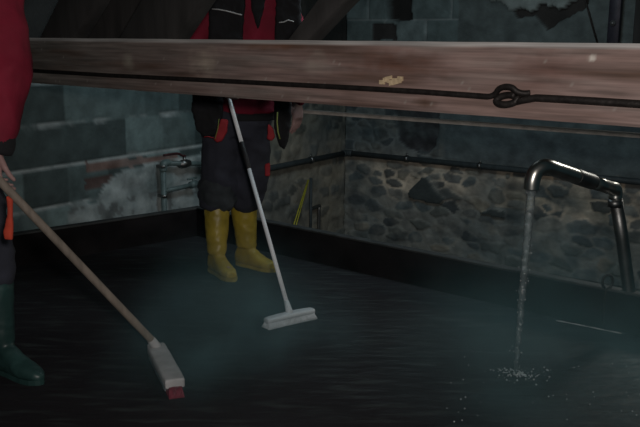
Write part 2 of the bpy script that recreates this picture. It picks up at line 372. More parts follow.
# ring bolt on the basin side
rb = onz(607, 288.5, RH); root = empty('ring_bolt', rb, 'dark iron ring standing on the basin edge near the steel spout', 'ring')
bm = bmesh.new(); c = rb+Vector((0, 0, .022)); tube(bm, [c+Vector((math.cos(t)*.022, 0, .008+math.sin(t)*.030)) for t in np.linspace(-1.2, 4.3, 28)], .006, 8); link('ring', tomesh(bm), MT['iron'], root)
bm = bmesh.new(); i_ = -nr_*.012; tube(bm, spline([rb+Vector((0.008, 0, .004)), rb+i_+Vector((0, 0, -.01)), rb+i_*1.2+Vector((0, 0, -.08)), rb+i_*1.2+Vector((0, 0, -.16))], 5), .0045, 8); link('shank', tomesh(bm), MT['iron'], root)

# ------------------------------------------------------------------ timber beam
bl = onz(32, 83, 1.0); br = onz(640, 127.5, 1.0); bd = Vector((br.x-bl.x, br.y-bl.y, 0)).normalized(); bn = Vector((-bd.y, bd.x, 0)); bn = bn if bn.y > 0 else -bn
T0 = -.62; T1 = 3.9; BT = .09
def tb(px, py=90): p = online(px, py, bl, br); return (p-bl).dot(bd)
def onB(px, py, off=.0): return online(px, py, bl-bn*off, br-bn*off)
def beam_col(t, z):
    g = fb((t*.8, z*9), 2.2); k = max(0, min(1, (t-.1)/1.6))
    c = mixc((.20, .185, .165), (.38, .262, .235), k)  # far left end painted darker and greyer, as light falls off
    c = mixc(c, (.36, .31, .28), max(0, g*.9)); c = mixc(c, (.15, .085, .06), max(0, -g*1.1))
    g2 = fb((t*3, z*40), 1.5); c = mixc(c, (.13, .09, .07), max(0, g2*.7-.1))
    for (px, zc, rt, rz, cc, a) in ((205, 1.12, .10, .07, (.62, .52, .42), .45), (130, 1.12, .05, .05, (.42, .38, .31), .5), (316, 1.13, .07, .05, (.5, .42, .36), .4), (395, 1.14, .25, .05, (.20, .09, .06), .5), (540, 1.13, .12, .07, (.20, .10, .08), .45), (425, 1.03, .05, .02, (.13, .06, .03), .6), (270, 1.19, .2, .02, (.2, .09, .05), .5), (590, 1.17, .012, .010, (.85, .8, .72), .9)):
        d = math.hypot((t-tb(px))/rt, (z-zc)/rz)+.4*fb((t*6, z*10), 3); c = mixc(c, cc, a*max(0, 1-d)*1.6)
    if fb((t*34, z*40), 2.1) > .80: c = mixc(c, (.6, .55, .5), .45)
    if z > 1.198: c = mixc(c, (.72, .70, .68), .85)  # painted highlight: overhead light along the top edge
    return c
nt_, nz_ = 560, 26; co = []; cl = []; fc = []
for j in range(nz_):
    z = 1.0+.21*j/(nz_-1)
    for i in range(nt_):
        t = T0+(T1-T0)*i/(nt_-1); e = max(0, 1-min(z-1.0, 1.21-z)/.006)*.004
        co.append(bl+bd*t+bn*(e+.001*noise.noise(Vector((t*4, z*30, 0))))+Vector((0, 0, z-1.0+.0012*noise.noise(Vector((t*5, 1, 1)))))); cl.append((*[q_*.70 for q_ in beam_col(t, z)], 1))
for j in range(nz_-1):
    for i in range(nt_-1): k = j*nt_+i; fc.append((k, k+1, k+1+nt_, k+nt_))
nb = len(co)
for j, z in enumerate((1.0, 1.21)):
    for i in range(nt_): t = T0+(T1-T0)*i/(nt_-1); co.append(bl+bd*t+bn*BT+Vector((0, 0, z-1.0))); cl.append((.3, .27, .25, 1))
for i in range(nt_-1):
    fc += [(i+1, i, nb+i, nb+i+1), ((nz_-1)*nt_+i, (nz_-1)*nt_+i+1, nb+nt_+i+1, nb+nt_+i), (nb+i+1, nb+i, nb+nt_+i, nb+nt_+i+1)]
fc += [tuple([j*nt_ for j in range(nz_)]+[nb+nt_, nb]), tuple([j*nt_+nt_-1 for j in range(nz_)][::-1]+[nb+nt_-1, nb+2*nt_-1])]
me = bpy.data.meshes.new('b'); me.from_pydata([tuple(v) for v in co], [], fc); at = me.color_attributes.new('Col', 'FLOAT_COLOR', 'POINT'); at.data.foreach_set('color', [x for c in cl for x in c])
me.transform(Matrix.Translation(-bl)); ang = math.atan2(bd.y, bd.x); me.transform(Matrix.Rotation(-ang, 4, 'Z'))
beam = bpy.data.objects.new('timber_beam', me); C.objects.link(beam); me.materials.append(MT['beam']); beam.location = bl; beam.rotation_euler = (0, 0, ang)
tag(beam, 'long reddish-brown squared timber beam crossing in front of the worker', 'beam')
bm = bmesh.new(); random.seed(3)
for k in range(9):
    p = onB(random.uniform(382, 403), random.uniform(78, 83), .001+.002*random.random()); box(bm, p, random.uniform(.015, .04), .006, random.uniform(.006, .013), bd+Vector((0, 0, random.uniform(-.3, .3))), bn)
me = tomesh(bm); me.transform(Matrix.Rotation(-ang, 4, 'Z') @ Matrix.Translation(-bl)); o = bpy.data.objects.new('splintered_patch', me); C.objects.link(o); me.materials.append(MT['chip']); o.parent = beam; o['label'] = 'pale splintered patch'
# tie rods
def rod(pts, r, label, extra=None):
    bm = bmesh.new(); tube(bm, pts, r, 10)
    if extra: tube(bm, extra, r*.95, 10)
    return tag(link('iron_tie_rod', tomesh(bm), MT['iron'], origin=pts[0]), label, 'rod')
RO = .011
lp = [bl+bd*(T0+.05)+Vector((0, 0, .0605))-bn*RO]+[onB(px, py, RO) for px, py in ((110, 75.3), (220, 80.7), (340, 87), (420, 91.6), (478, 95.8))]
arc = spline([onB(478, 95.8, RO), onB(489, 96.4, RO), onB(495, 94, RO), onB(499, 89, RO+.006), onB(505, 86.6, RO+.012), onB(512, 87.6, RO+.014), onB(517, 91.5, RO+.012), onB(523, 93.3, RO+.006), onB(530, 93, RO)], 6)
rod(lp+arc[1:], .0085, 'long dark iron rod on the beam ending in a hook, left piece')
ey = [onB(507+10.5*math.cos(t), 99.8+4.6*math.sin(t)-.10*(10.5*math.cos(t)), RO+.004*math.sin(t)) for t in np.linspace(-.35, 5.6, 26)]
rp = [onB(516, 101.6, RO), onB(524, 99.8, RO), onB(536, 97.8, RO), onB(560, 99, RO), onB(600, 101.4, RO), onB(640, 104, RO), bl+bd*(T1-.06)+Vector((0, 0, .0595))-bn*RO]
rod(rp, .0105, 'dark iron rod on the beam with an eye caught by the hook, right piece', ey)

# grey plank lying further behind, below the beam
pa = atY(305, 111.5, 3.5); pb = onz(640, 135.5, pa.z); dd = (pb-pa).normalized(); pn = Vector((-dd.y, dd.x, 0)).normalized(); pe = pb+dd*1.0
bm = bmesh.new(); box(bm, (pa+pe)/2, (pe-pa).length, .03, .014, dd, pn); bevel(bm, .002); me = tomesh(bm); 
tag(link('batten', me, MT['plank'], origin=(pa+pe)/2), 'thin grey batten running behind and just below the timber beam', 'plank')

# slanted dark rafters standing on the beam
def rafter(x36a, x36b, x0a, x0b, off, th_, label, m='timber', zb=1.14):
    base = bl+bn*off; base2 = base+bd
    a = online(x36a, 36.5, base, base2); b = online(x36b, 36.5, base, base2); c = online(x0b, 0, base, base2); d = online(x0a, 0, base, base2)
    def ext(p, q, z): t = (z-p.z)/(q.z-p.z); return p+(q-p)*t
    P = [ext(a, d, zb), ext(b, c, zb), ext(b, c, 2.41), ext(a, d, 2.41)]
    bm = bmesh.new(); f = [bm.verts.new(p) for p in P]; g = [bm.verts.new(p+bn*th_) for p in P]; bm.faces.new(f); bm.faces.new(g[::-1])
    for i in range(4): bm.faces.new((f[i], g[i], g[(i+1) % 4], f[(i+1) % 4]))
    bevel(bm, .004, 1); tag(link('rafter', tomesh(bm), MT[m], origin=P[0]), label, 'rafter')
rafter(40, 74, 58, 96, .10, .08, 'dark slanted rafter nearest the red sleeve at the left')
rafter(120, 177, 141, 201, .10, .08, 'broad dark slanted rafter covering the worker\'s raised arm')
rafter(290, 311, 317, 345, .10, .08, 'dark slanted rafter just right of the black vest')

rafter(70, 125, 92, 146, .34, .06, 'dark board added in the shaded gap between the two left slanted rafters')  # board added to darken the gap, where the wall is only in shade

# ------------------------------------------------------------------ pipes on the walls
def tubeobj(name, pts, r, m, parent, n=14, origin=None):
    bm = bmesh.new(); tube(bm, pts, r, n); return link(name, tomesh(bm), MT[m], parent, origin=origin)
po = .045
p0 = CO+nL*po+nR*po; root = empty('wall_pipe', p0, 'dark horizontal water pipe running round the corner of the stone walls', 'pipe')
lft = onL(270, 168, po); lfar = onL(215, 180, po); lfar.z = p0.z; lft.z = p0.z
rgt = D+nR*po+eR*1.2; rgt.z = p0.z
tubeobj('pipe_run', [lfar, lft, p0+eL*.05], .024, 'darkpipe', root); tubeobj('pipe_run', [p0+eR*.05, rgt], .024, 'darkpipe', root)
tubeobj('elbow', spline([p0+eL*.06, p0+eL*.02+eR*.004, p0+eR*.02+eL*.004, p0+eR*.06], 4), .03, 'darkpipe', root)
for p, e, n in ((onL(311, 159, po), eL, nL), (onR(407, 159, po), eR, nR), (onR(480, 165, po), eR, nR), (onR(575, 174, po), eR, nR)):
    p.z = p0.z; bm = bmesh.new(); tube(bm, [p-e*.014, p+e*.014], .031, 14); box(bm, p-n*.03, .02, .06, .02, e, n); box(bm, p+Vector((0, 0, .035)), .012, .01, .03, e, n); link('pipe_clamp', tomesh(bm), MT['dull'], root)
a = onL(311, 178, po*.7); bz = -.5
root = empty('drain_pipe', Vector((a.x, a.y, bz)), 'thin dark upright pipe below the wall pipe, beside the yellow rod', 'pipe')
tubeobj('riser', [a, Vector((a.x, a.y, -.6))], .013, 'darkpipe', root); 
b2 = onL(319, 207, po*.7); b2b = b2-Vector((0, 0, .3)); j = Vector((a.x, a.y, b2.z))
tubeobj('branch', spline([j, b2+Vector((0, 0, .01)), b2-Vector((0, 0, .03)), b2b], 5), .015, 'dull', root)
y1 = onL(308, 180, .04); y2 = onL(289, 240, .16); y2 = y1+(y2-y1)*1.3; bm = bmesh.new(); tube(bm, [y1, y2], .006, 8); s = Vector((.030, .0, 0)); tube(bm, [y1+s*.2, y2+s], .005, 8)
tag(link('yellow_rod', tomesh(bm), MT['yellow'], origin=y2), 'yellow double rod leaning against the stone wall behind the right boot', 'rod')

# tap assembly on the left wall
q = .075
def g(px, py, o=q): return onL(px, py, o)
v0 = g(163, 163.5); dn = Vector((v0.x, v0.y, -.6))
root = empty('tap_pipework', dn, 'grey-green pipework with a shut-off tap on the concrete block wall', 'pipe')
hz = g(214, 164)
tubeobj('standpipe', [v0-Vector((0, 0, .02)), dn], .019, 'pipe', root)
tubeobj('cross_pipe', [v0-eL*.02, hz], .017, 'pipe', root)
tubeobj('elbow', spline([v0-Vector((0, 0, .05)), v0-Vector((0, 0, .012))-eL*.003, v0-eL*.015, v0-eL*.05], 5), .025, 'pipe', root)
vb = v0.lerp(hz, .40)
bm = bmesh.new(); tube(bm, [vb+eL*.05, vb+eL*.03, vb+eL*.028, vb-eL*.028, vb-eL*.03, vb-eL*.05], [.024, .024, .03, .03, .024, .024], 8); tube(bm, [vb, vb+Vector((0, 0, .05))], .011, 10); valve = link('valve', tomesh(bm), MT['dull'], root)
bm = bmesh.new(); tp = vb+Vector((0, 0, .052)); tube(bm, spline([tp-eL*.012, tp+eL*.02+Vector((0, 0, .006)), tp+eL*.07+Vector((0, 0, .026)), tp+eL*.2+Vector((0, 0, .028))], 4), .008, 8); link('lever', tomesh(bm), MT['lever'], valve)
s0 = g(165, 191); s1 = v0-eL*.33; s1.z = s0.z+.03; s0.x = v0.x; s0.y = v0.y
tubeobj('branch_pipe', [s0, s0-eL*.32+Vector((0, 0, .005))], .016, 'pipe', root)
ve = s0-eL*.3+Vector((0, 0, .005)); bm = bmesh.new(); tube(bm, [ve+eL*.03, ve-eL*.03], .026, 8); tube(bm, [ve, ve+Vector((0, 0, .045))], .008, 8); tube(bm, [ve+Vector((0, 0, .045))+eL*.06, ve+Vector((0, 0, .045))-eL*.03], .007, 8); link('stopcock', tomesh(bm), MT['pipe'], root)
for zz in (.1, -.1):
    c = Vector((v0.x, v0.y, v0.z-.12+zz)); bm = bmesh.new(); tube(bm, [c-Vector((0, 0, .01)), c+Vector((0, 0, .01))], .025, 12); box(bm, c-nL*.04, .02, .06, .02, eL, nL); link('pipe_clamp', tomesh(bm), MT['dull'], root)

# bracket post above the beam, right
pA = onR(615, 20, .05); e = eR; root = empty('steel_upright', Vector((pA.x, pA.y, .8)), 'dark steel upright with a bolt on the wall at top right', 'post')
bm = bmesh.new(); c = Vector((pA.x, pA.y, 1.6)); box(bm, c, .085, .05, 1.6, e, nR); bevel(bm, .004, 1); link('upright', tomesh(bm), MT['bracket'], root)
bm = bmesh.new(); pb_ = onR(613, 23, .08); tube(bm, [pb_-nR*.004, pb_+nR*.012], .022, 6); tube(bm, [pb_, pb_+nR*.022], .010, 10); link('bolt', tomesh(bm), MT['bolt'], root)
sA = onR(597, 42, .03); sB = onR(584, -4, .03); sd = (sB-sA); bm = bmesh.new(); tube(bm, [sA-sd*.5, sB+sd*1.1], .007, 8); tag(link('slanting_cable', tomesh(bm), MT['iron'], origin=sA-sd*.5), 'thin dark slanting cable left of the steel upright', 'cable')
pC = onR(640, 20, .04); bm = bmesh.new(); box(bm, Vector((pC.x, pC.y, 1.6)), .07, .05, 1.6, e, nR); bevel(bm, .004, 1); tag(link('wooden_upright', tomesh(bm), MT['timber'], origin=Vector((pC.x, pC.y, .8))), 'narrow dark upright at the top right edge of the photo', 'post')

# ------------------------------------------------------------------ steel spout and water
base = onz(629, 291, RH); noz = atY(531.5, 189, 2.95); el = atY(616, 190, 3.42)
root = empty('water_spout', base, 'bent chrome steel pipe pouring water into the basin', 'pipe')
tubeobj('standpipe', [base-Vector((0, 0, .16)), base, base.lerp(el, .5), el-Vector((0, 0, .03))], .0265, 'dull', root, 20)
b1 = atY(556, 169.5, 3.02); m1 = b1.lerp(el, .30); m2 = b1.lerp(el, .58)
tubeobj('elbow', spline([el-Vector((0, 0, .035)), el-Vector((0, 0, .012)), el+(b1-el)*.03+Vector((0, 0, .003)), el.lerp(b1, .12)], 6), .0272, 'steel', root, 20)
tubeobj('spout_arm', [el.lerp(b1, .1), m2], .027, 'steel', root, 20)
tubeobj('coupling', [m2, m2.lerp(m1, .02), m1.lerp(m2, .02), m1], [.0295, .030, .030, .0295], 'dull', root, 20)
tubeobj('spout_nozzle', spline([m1, b1, atY(545, 166.5, 2.97), atY(536.5, 171, 2.955), atY(532.5, 180, 2.95), noz], 7), .028, 'steel', root, 20)
bm = bmesh.new(); cc = el-Vector((0, 0, .04)); tube(bm, [cc, cc-Vector((0, 0, .03))], .029, 20); link('collar', tomesh(bm), MT['dull'], root)
# stream
random.seed(5); pts = []; rr = []; H = noz.z
for i in range(90):
    t = i/89; z = H-.005-(H-.012)*t
    pts.append(Vector((noz.x-.02*t+.003*math.sin(i*.9)*t, noz.y+.004*math.sin(i*.6)*t, z))); rr.append((.013*(1-t)**.5+.0035)*(1+.5*noise.noise(Vector((i*.45, 0, 0)))*(.3+t)))
bm = bmesh.new(); tube(bm, pts, rr, 10)
tag(link('water_stream', tomesh(bm), MT['stream'], origin=pts[-1]), 'thin clear stream of water falling from the steel spout', 'water', kind='stuff')
bm = bmesh.new()
def drop(p, r): bmesh.ops.create_icosphere(bm, subdivisions=1, radius=r, matrix=Matrix.Translation(p))
for i in range(70):
    t = random.random()**.7; p = pts[int(t*89)]; drop(p+Vector((random.gauss(0, .010+.006*t), random.gauss(0, .008), 0)), random.uniform(.0012, .0036))
for i in range(130):
    a_, r_ = random.uniform(0, 6.28), abs(random.gauss(0, .07)); drop(pts[-1]+Vector((r_*math.cos(a_)+.02, r_*math.sin(a_)*.6, random.uniform(0, .012))), random.uniform(.0012, .0042))
for i in range(45):
    p = onz(random.choice([random.gauss(465, 12), random.gauss(545, 20), random.uniform(560, 640), random.gauss(610, 18)]), random.choice([random.gauss(372, 8), random.gauss(400, 9), random.gauss(405, 7)]), .009); drop(p, random.uniform(.001, .003))
tag(link('water_splash', tomesh(bm), MT['splash'], origin=pts[-1]), 'bright splashing drops and bubbles where the stream hits the basin', 'water', kind='stuff')

# ------------------------------------------------------------------ people
def hand(bm, wrist, dirv, side, palmn, curl=.5, s=1.):
    """palm, four unequal curved fingers and a thumb; dirv towards the fingertips, side towards the thumb, palmn the palm's facing"""
    d = dirv.normalized(); sd = (side-d*side.dot(d)).normalized(); pn_ = d.cross(sd).normalized(); pn_ = pn_ if pn_.dot(palmn) > 0 else -pn_
    w = Vector(wrist); k = w+d*.085*s
    rings = [ell(w-d*.01, sd*.026*s, pn_*.019*s, 14), ell(w+d*.02*s, sd*.034*s, pn_*.018*s, 14), ell(w+d*.06*s, sd*.041*s, pn_*.016*s, 14), ell(k, sd*.040*s, pn_*.013*s, 14), ell(k+d*.006, sd*.03*s, pn_*.008*s, 14)]
    loft(bm, rings)
    for i, (o_, l) in enumerate(((.030, .072), (.0105, .080), (-.0095, .074), (-.029, .058))):
        p = k+sd*o_*s-d*.008*s; dv = (d+sd*o_*1.2).normalized(); prev = p; r = .0088*s
        for jn, fr_ in enumerate((.45, .30, .25)):
            an = curl*(.55+.6*jn)+.04*i; dv2 = (dv*math.cos(an)+pn_*math.sin(an)).normalized(); nx = prev+dv2*l*fr_*1.1*s; capsule(bm, prev, nx, r, r*.9, 8, 3); prev = nx; r *= .9
    p = w+d*.025*s+sd*.026*s+pn_*.004; dv = (d*.75+sd*.7+pn_*.25).normalized(); m = p+dv*.038*s; capsule(bm, p-dv*.01, m, .0125*s, .0105*s, 8, 3)
    dv = (d*.95+sd*.15+pn_*(.2+curl*.5)).normalized(); m2_ = m+dv*.030*s; capsule(bm, m, m2_, .0102*s, .009*s, 8, 3); capsule(bm, m2_, m2_+(dv+pn_*.3).normalized()*.02*s, .009*s, .0075*s, 8, 3)
def head(bm, c, fd, up):
    fd = fd.normalized(); x = up.cross(fd).normalized(); c = Vector(c); rings = []
    for z, w_, fr_, bk in ((-.115, .028, .045, .0), (-.10, .045, .078, .03), (-.075, .055, .086, .055), (-.04, .064, .086, .08), (0, .072, .088, .094), (.04, .075, .088, .1), (.075, .068, .074, .09), (.098, .05, .05, .066), (.112, .026, .024, .036)):
        rings.append(ell(c+up*z+fd*(fr_-bk)/2, x*w_, fd*(fr_+bk)/2, 22))
    loft(bm, rings)
    capsule(bm, c+fd*.086+up*.012, c+fd*.105-up*.018, .008, .012, 10, 4)                     # nose
    for s_ in (-1, 1):
        capsule(bm, c+x*s_*.073+up*.022-fd*.005, c+x*s_*.072-up*.022, .012, .009, 8, 3)      # ears
        capsule(bm, c+x*s_*.02+fd*.085+up*.030, c+x*s_*.042+fd*.078+up*.030, .006, .006, 8, 3)
    capsule(bm, c+fd*.075-up*.098, c+fd*.072-up*.098, .016, .016, 8, 3)
def head_bits(c, fd, up, root):
    fd = fd.normalized(); x = up.cross(fd).normalized(); bm = bmesh.new()
    for s_ in (-1, 1):
        bm = bmesh.new(); bmesh.ops.create_uvsphere(bm, u_segments=12, v_segments=8, radius=.0115, matrix=Matrix.Translation(c+x*s_*.031+fd*.079+up*.012)); link('eye', tomesh(bm), MT['eye'], root)
    bm = bmesh.new(); tube(bm, spline([c+x*.024+fd*.083-up*.055, c+fd*.091-up*.052, c-x*.024+fd*.083-up*.055], 5), .0055, 8); link('mouth', tomesh(bm), MT['lip'], root)
    bm = bmesh.new(); rings = []
    for z, w_, fr_, bk in ((.0, .079, -.02, .1), (.04, .083, .045, .108), (.07, .078, .085, .100), (.10, .058, .062, .075), (.122, .03, .03, .042)): rings.append(ell(c+up*z+fd*(fr_-bk)/2, x*w_, fd*(fr_+bk)/2, 22))
    loft(bm, rings); link('hair', remesh(bm, .007, 2, .003, 60), MT['hair'], root)
def torso(bm, pts, grow=0.):
    loft(bm, [ell(c, a*(1+grow/a.length), b*(1+grow/b.length), 24, .85) for c, a, b in pts])
def boot(name, foot, yaw, top, m, root, h=.39, rt=.068, L=.29, tilt=None):
    """rubber boot: shaft, ankle, foot and a ridged sole; foot = heel point on the floor, top = centre of the shaft mouth"""
    d = Vector((math.cos(yaw), math.sin(yaw), 0)); s = Vector((-d.y, d.x, 0)); bm = bmesh.new(); f = Vector(foot); an = f+d*.065+Vector((0, 0, .11)); top = Vector(top)
    rings = []
    for t, r1, r2 in ((0, .046, .055), (.2, .051, .056), (.45, .058, .061), (.7, .064, .066), (.95, .067, .068), (1, .068, .070)):
        c = an.lerp(top, t); k = rt/.068; rings.append(ell(c, s*r1*k, d*r2*k, 24))
    loft(bm, rings)
    rings = []
    for x_, w_, h_ in ((.0, .026, .08), (.02, .033, .10), (.06, .034, .12), (.11, .034, .11), (.15, .037, .082), (.19, .041, .062), (.235, .039, .052), (.27, .028, .042), (L, .013, .03)):
        x_ = x_*L/.29; rings.append(ell(f+d*x_+Vector((0, 0, .008+h_/2)), s*w_, Vector((0, 0, h_/2)), 20, .8))
    loft(bm, rings); b = link(name, remesh(bm, .007, 3, .0025, 22, foot[0]*7), m, root)
    bm = bmesh.new(); out = []
    for x_, w_ in ((-.002, .020), (.02, .033), (.06, .036), (.12, .034), (.17, .039), (.22, .042), (.26, .034), (.28, .021), (.292, .008)): out.append((x_*L/.29, w_))
    lp_ = [f+d*x_+s*w_ for x_, w_ in out]+[f+d*x_-s*w_ for x_, w_ in reversed(out)]
    loft(bm, [[p+Vector((0, 0, .001)) for p in lp_], [p+Vector((0, 0, .02)) for p in lp_]]); link('sole', tomesh(bm), m, b, smooth=False)
    bm = bmesh.new(); ax = (top-an).normalized(); tube(bm, [top-ax*.012, top+ax*.004], rt*1.05, 24); link('top_band', tomesh(bm), m, b)
    return b

# --- worker with yellow boots
YB = 4.45
h1 = onz(212, 270, 0); toe1 = onz(229, 279.5, 0); yaw1 = math.atan2(toe1.y-h1.y, toe1.x-h1.x)
h2 = onz(238, 264, 0); toe2 = onz(271, 271.5, 0); yaw2 = math.atan2(toe2.y-h2.y, toe2.x-h2.x)
m1_ = empty('person', (h1+h2)/2, 'worker in red jacket, dark trousers and yellow rubber boots holding a white broom', 'person')
b1o = boot('boot', h1, yaw1, W(217, .385, 4.40), MT['yboot'], m1_, rt=.070, L=.27)
b2o = boot('boot', h2, yaw2, W(243, .385, 4.50), MT['yboot'], m1_, rt=.072, L=.27)
X = Vector((1, 0, 0)); Yv = Vector((0, 1, 0)); Zv = Vector((0, 0, 1))
hipR, hipL = W(222, .86, YB), W(253, .86, YB); knR, knL = W(221, .5, 4.40), W(250, .5, 4.43); anR, anL = h1+Vector((.03, -.03, .12)), h2+Vector((.04, -.03, .12))
cp = W(239, .9, YB); cw = W(244, 1.05, YB); cc_ = W(252, 1.28, YB); cs = W(257, 1.43, YB); cn = W(258, 1.52, YB); ch = W(258, 1.65, YB-.03)
shR, shL = W(222, 1.40, YB), W(284, 1.38, YB); elR, elL = W(184, 1.12, YB-.08), W(301, 1.12, YB+.02)
hdR = atY(229, 92, 4.02); wrR = hdR+Vector((-.04, .10, .02)); wrL = atY(297, 101, 4.38)
TR = [(W(239, .80, YB), X*.15, Yv*.11), (W(239, .88, YB), X*.165, Yv*.12), (cw, X*.145, Yv*.105), (cc_, X*.17, Yv*.115), (cs, X*.17, Yv*.095), (W(258, 1.475, YB), X*.08, Yv*.07)]
bm = bmesh.new(); torso(bm, TR); capsule(bm, cs, cn+Zv*.04, .055, .052)
for pts_, rad in (((hipR, knR, W(217, .39, 4.40), anR), (.082, .055, .042, .03)), ((hipL, knL, W(244, .39, 4.50), anL), (.082, .055, .042, .03)), ((shR, elR, wrR), (.052, .042, .028)), ((shL, elL, wrL), (.052, .042, .028))): chain(bm, pts_, rad)
for hp, yw in ((h1, yaw1), (h2, yaw2)): d = Vector((math.cos(yw), math.sin(yw), 0)); capsule(bm, hp+d*.05+Zv*.05, hp+d*.2+Zv*.04, .032, .026)
hand(bm, wrL, Vector((.05, -.05, -1)), Vector((-.6, -.8, 0)), Vector((-.3, .6, 0)), .35, 1.05)
hand(bm, wrR, (hdR-wrR), Vector((0, 0, 1)), Vector((.9, .1, 0)), .9, 1.0)
head(bm, ch, Vector((.1, -1, -.25)), Vector((0, -.2, 1)).normalized())
link('body', remesh(bm, .0055, 2), MT['skin'], m1_); head_bits(ch, Vector((.1, -1, -.25)), Vector((0, -.2, 1)).normalized(), m1_)
bm = bmesh.new(); torso(bm, [(W(243, .845, YB), X*.165, Yv*.125)]+TR[1:5]+[(W(258, 1.49, YB), X*.085, Yv*.075)], .022)
chain(bm, (shR, elR, wrR+(elR-wrR).normalized()*.02), (.075, .064, .045)); chain(bm, (shL, elL, wrL+(elL-wrL).normalized()*.02), (.072, .06, .044)); capsule(bm, shR, cs, .07, .09); capsule(bm, shL, cs, .07, .09)
jk = link('jacket', remesh(bm, .011, 3, .007, 9, 3.), MT['red'], m1_)
# dark collar, black vest panels with reflective piping, waistband
def patch(name, pxs, Y, th_, m, parent, puff=.0, seg=5):
    """a cloth panel of real thickness whose outline is given on the plane Y; slightly cushioned"""
    pts_ = [atY(px, py, Y) for px, py in pxs]; c = sum(pts_, Vector())/len(pts_); bm = bmesh.new(); n_ = len(pts_)
    rings = [[c+(p-c)*.86+Yv*(-th_) for p in pts_], [c+(p-c)*.97+Yv*(-th_*.75) for p in pts_], [c+(p-c)*1.0+Yv*(-th_*.3) for p in pts_], [c+(p-c)*1.0+Yv*th_*1.0 for p in pts_]]
    loft(bm, rings); return link(name, remesh(bm, .006, 2, puff, 22, pxs[0][0]), MT[m], parent)
v1 = patch('vest_panel', ((210, -24), (244, -28), (245, 5), (241, 60), (238, 100), (208, 98), (209, 45)), 4.325, .02, 'blackc', jk, .004)
v2 = patch('vest_panel', ((277, -28), (300, -20), (301, 40), (293, 98), (278, 99), (275, 45)), 4.325, .02, 'blackc', jk, .004)
patch('shirt_front', ((247, -34), (270, -34), (264, 8), (258, 30), (252, 12)), 4.315, .012, 'blackc', jk, .002)
for pxs in (((212, 9), (219, 9.5), (227, 11), (236, 13.5), (242, 15)),): bm = bmesh.new(); tube(bm, [atY(*p, 4.30) for p in pxs], .003, 8); link('piping', tomesh(bm), MT['reflect'], v1)
bm = bmesh.new(); tube(bm, [atY(*p, 4.30) for p in ((279, 22.5), (284, 22), (288, 20), (294, 21.5))], .003, 8); link('piping', tomesh(bm), MT['reflect'], v2)
# trousers
bm = bmesh.new(); torso(bm, [(W(239, .72, YB), X*.14, Yv*.12), (W(239, .8, YB), X*.165, Yv*.13), (W(239, .86, YB), X*.165, Yv*.13)], .004)
chain(bm, (hipR-Zv*.02, knR, W(217, .40, 4.40)), (.105, .098, .095)); chain(bm, (hipL-Zv*.02, knL, W(246, .40, 4.47)), (.10, .092, .092)); capsule(bm, W(236, .66, YB), W(236, .5, 4.43), .075, .07)
tr = link('trousers', remesh(bm, .011, 3, .011, 8, 9., (1, 1, 1.4)), MT['navy'], m1_)
for (pxc, Yc, rw, up_) in ((218, 4.40, .094, 0), (247, 4.47, .092, .03)):
    bm = bmesh.new(); rings = []
    for z, k in ((.34, .80), (.36, .96), (.395, 1.06), (.43, 1.02), (.455, 1.07), (.48, 1.0), (.50, .92)): rings.append(ell(W(pxc, z+up_, Yc), X*rw*k, Yv*rw*k, 24))
    loft(bm, rings); o = link('rolled_hem', remesh(bm, .009, 2, .009, 14, pxc), MT['cuff'], tr); o['label'] = 'bloused greyish trouser leg end over the boot'
bm = bmesh.new(); rings = [ell(W(243, z, YB), X*.178, Yv*.142, 28) for z in (.805, .812, .838, .845)]; loft(bm, rings); link('belt', tomesh(bm), MT['blackc'], tr)
# hanging holster pockets
k1 = patch('holster_pocket', ((194, 88), (224, 88), (222, 112), (217, 134), (205, 137), (197, 128), (193, 110)), 4.31, .035, 'blackc', tr, .006)
k2 = patch('holster_pocket', ((275, 92), (291, 92), (291, 118), (288, 138), (284, 150), (280, 146), (275, 128)), 4.31, .03, 'blackc', tr, .005)
patch('red_flap', ((221, 119), (228, 120), (227, 132), (222, 141), (217, 143), (214, 140), (218, 128)), 4.275, .010, 'redtrim', k1, .002)
patch('red_flap', ((268, 124), (273, 128), (275, 137), (272, 141), (267, 139)), 4.275, .010, 'redtrim', k2, .002)
bm = bmesh.new(); tube(bm, [atY(*p, 4.262) for p in ((219, 119), (218, 128), (215, 139))], .002, 6); link('yellow_piping', tomesh(bm), MT['piping'], k1)
bm = bmesh.new(); tube(bm, [atY(*p, 4.268) for p in ((277.5, 112), (277, 122), (278, 132), (280, 139))], .0035, 6); link('yellow_piping', tomesh(bm), MT['piping'], k2)
bm = bmesh.new(); tube(bm, [atY(*p, 4.262) for p in ((204, 137), (208, 136.5), (214, 138))], .0022, 6); link('red_stitching', tomesh(bm), MT['redtrim'], k1)
patch('knee_patch', ((265, 164), (270, 163), (270, 176), (265, 176)), 4.33, .01, 'redtrim', tr, .002)

# --- white broom
hb = onz(290, 325, 0); hb = Vector((hb.x, hb.y, 0)); root = empty('broom', hb, 'white broom with silver pole held by the worker in yellow boots', 'broom')
ea = onz(266, 329, 0); eb = onz(313, 318, 0); hd_ = (eb-ea); Lh = hd_.length; hd_.normalize(); hn = Vector((-hd_.y, hd_.x, 0)); mid = (ea+eb)/2
bm = bmesh.new(); rings = []
for t in np.linspace(-1, 1, 15):
    w_ = .026*(1-.25*abs(t)**6); rings.append(ell(mid+hd_*(t*Lh/2)+Zv*(.036+.004*math.cos(t*1.5)), hn*w_, Zv*.012, 16, .6))
loft(bm, rings); blk = link('broom_head', remesh(bm, .005, 1), MT['white'], root)
bm = bmesh.new()
for i in range(27):
    for jx in (-1.5, -.5, .5, 1.5):
        t = (i+.5)/27*2-1; p = mid+hd_*(t*Lh/2*.95)+hn*jx*.010; sp = hd_*(t*.012)+hn*jx*.006; tube(bm, [p+Zv*.032, p+sp*.5+Zv*.016, p+sp+Zv*.002], [.004, .0055, .0065], 6)
link('bristles', tomesh(bm), MT['bristle'], root)
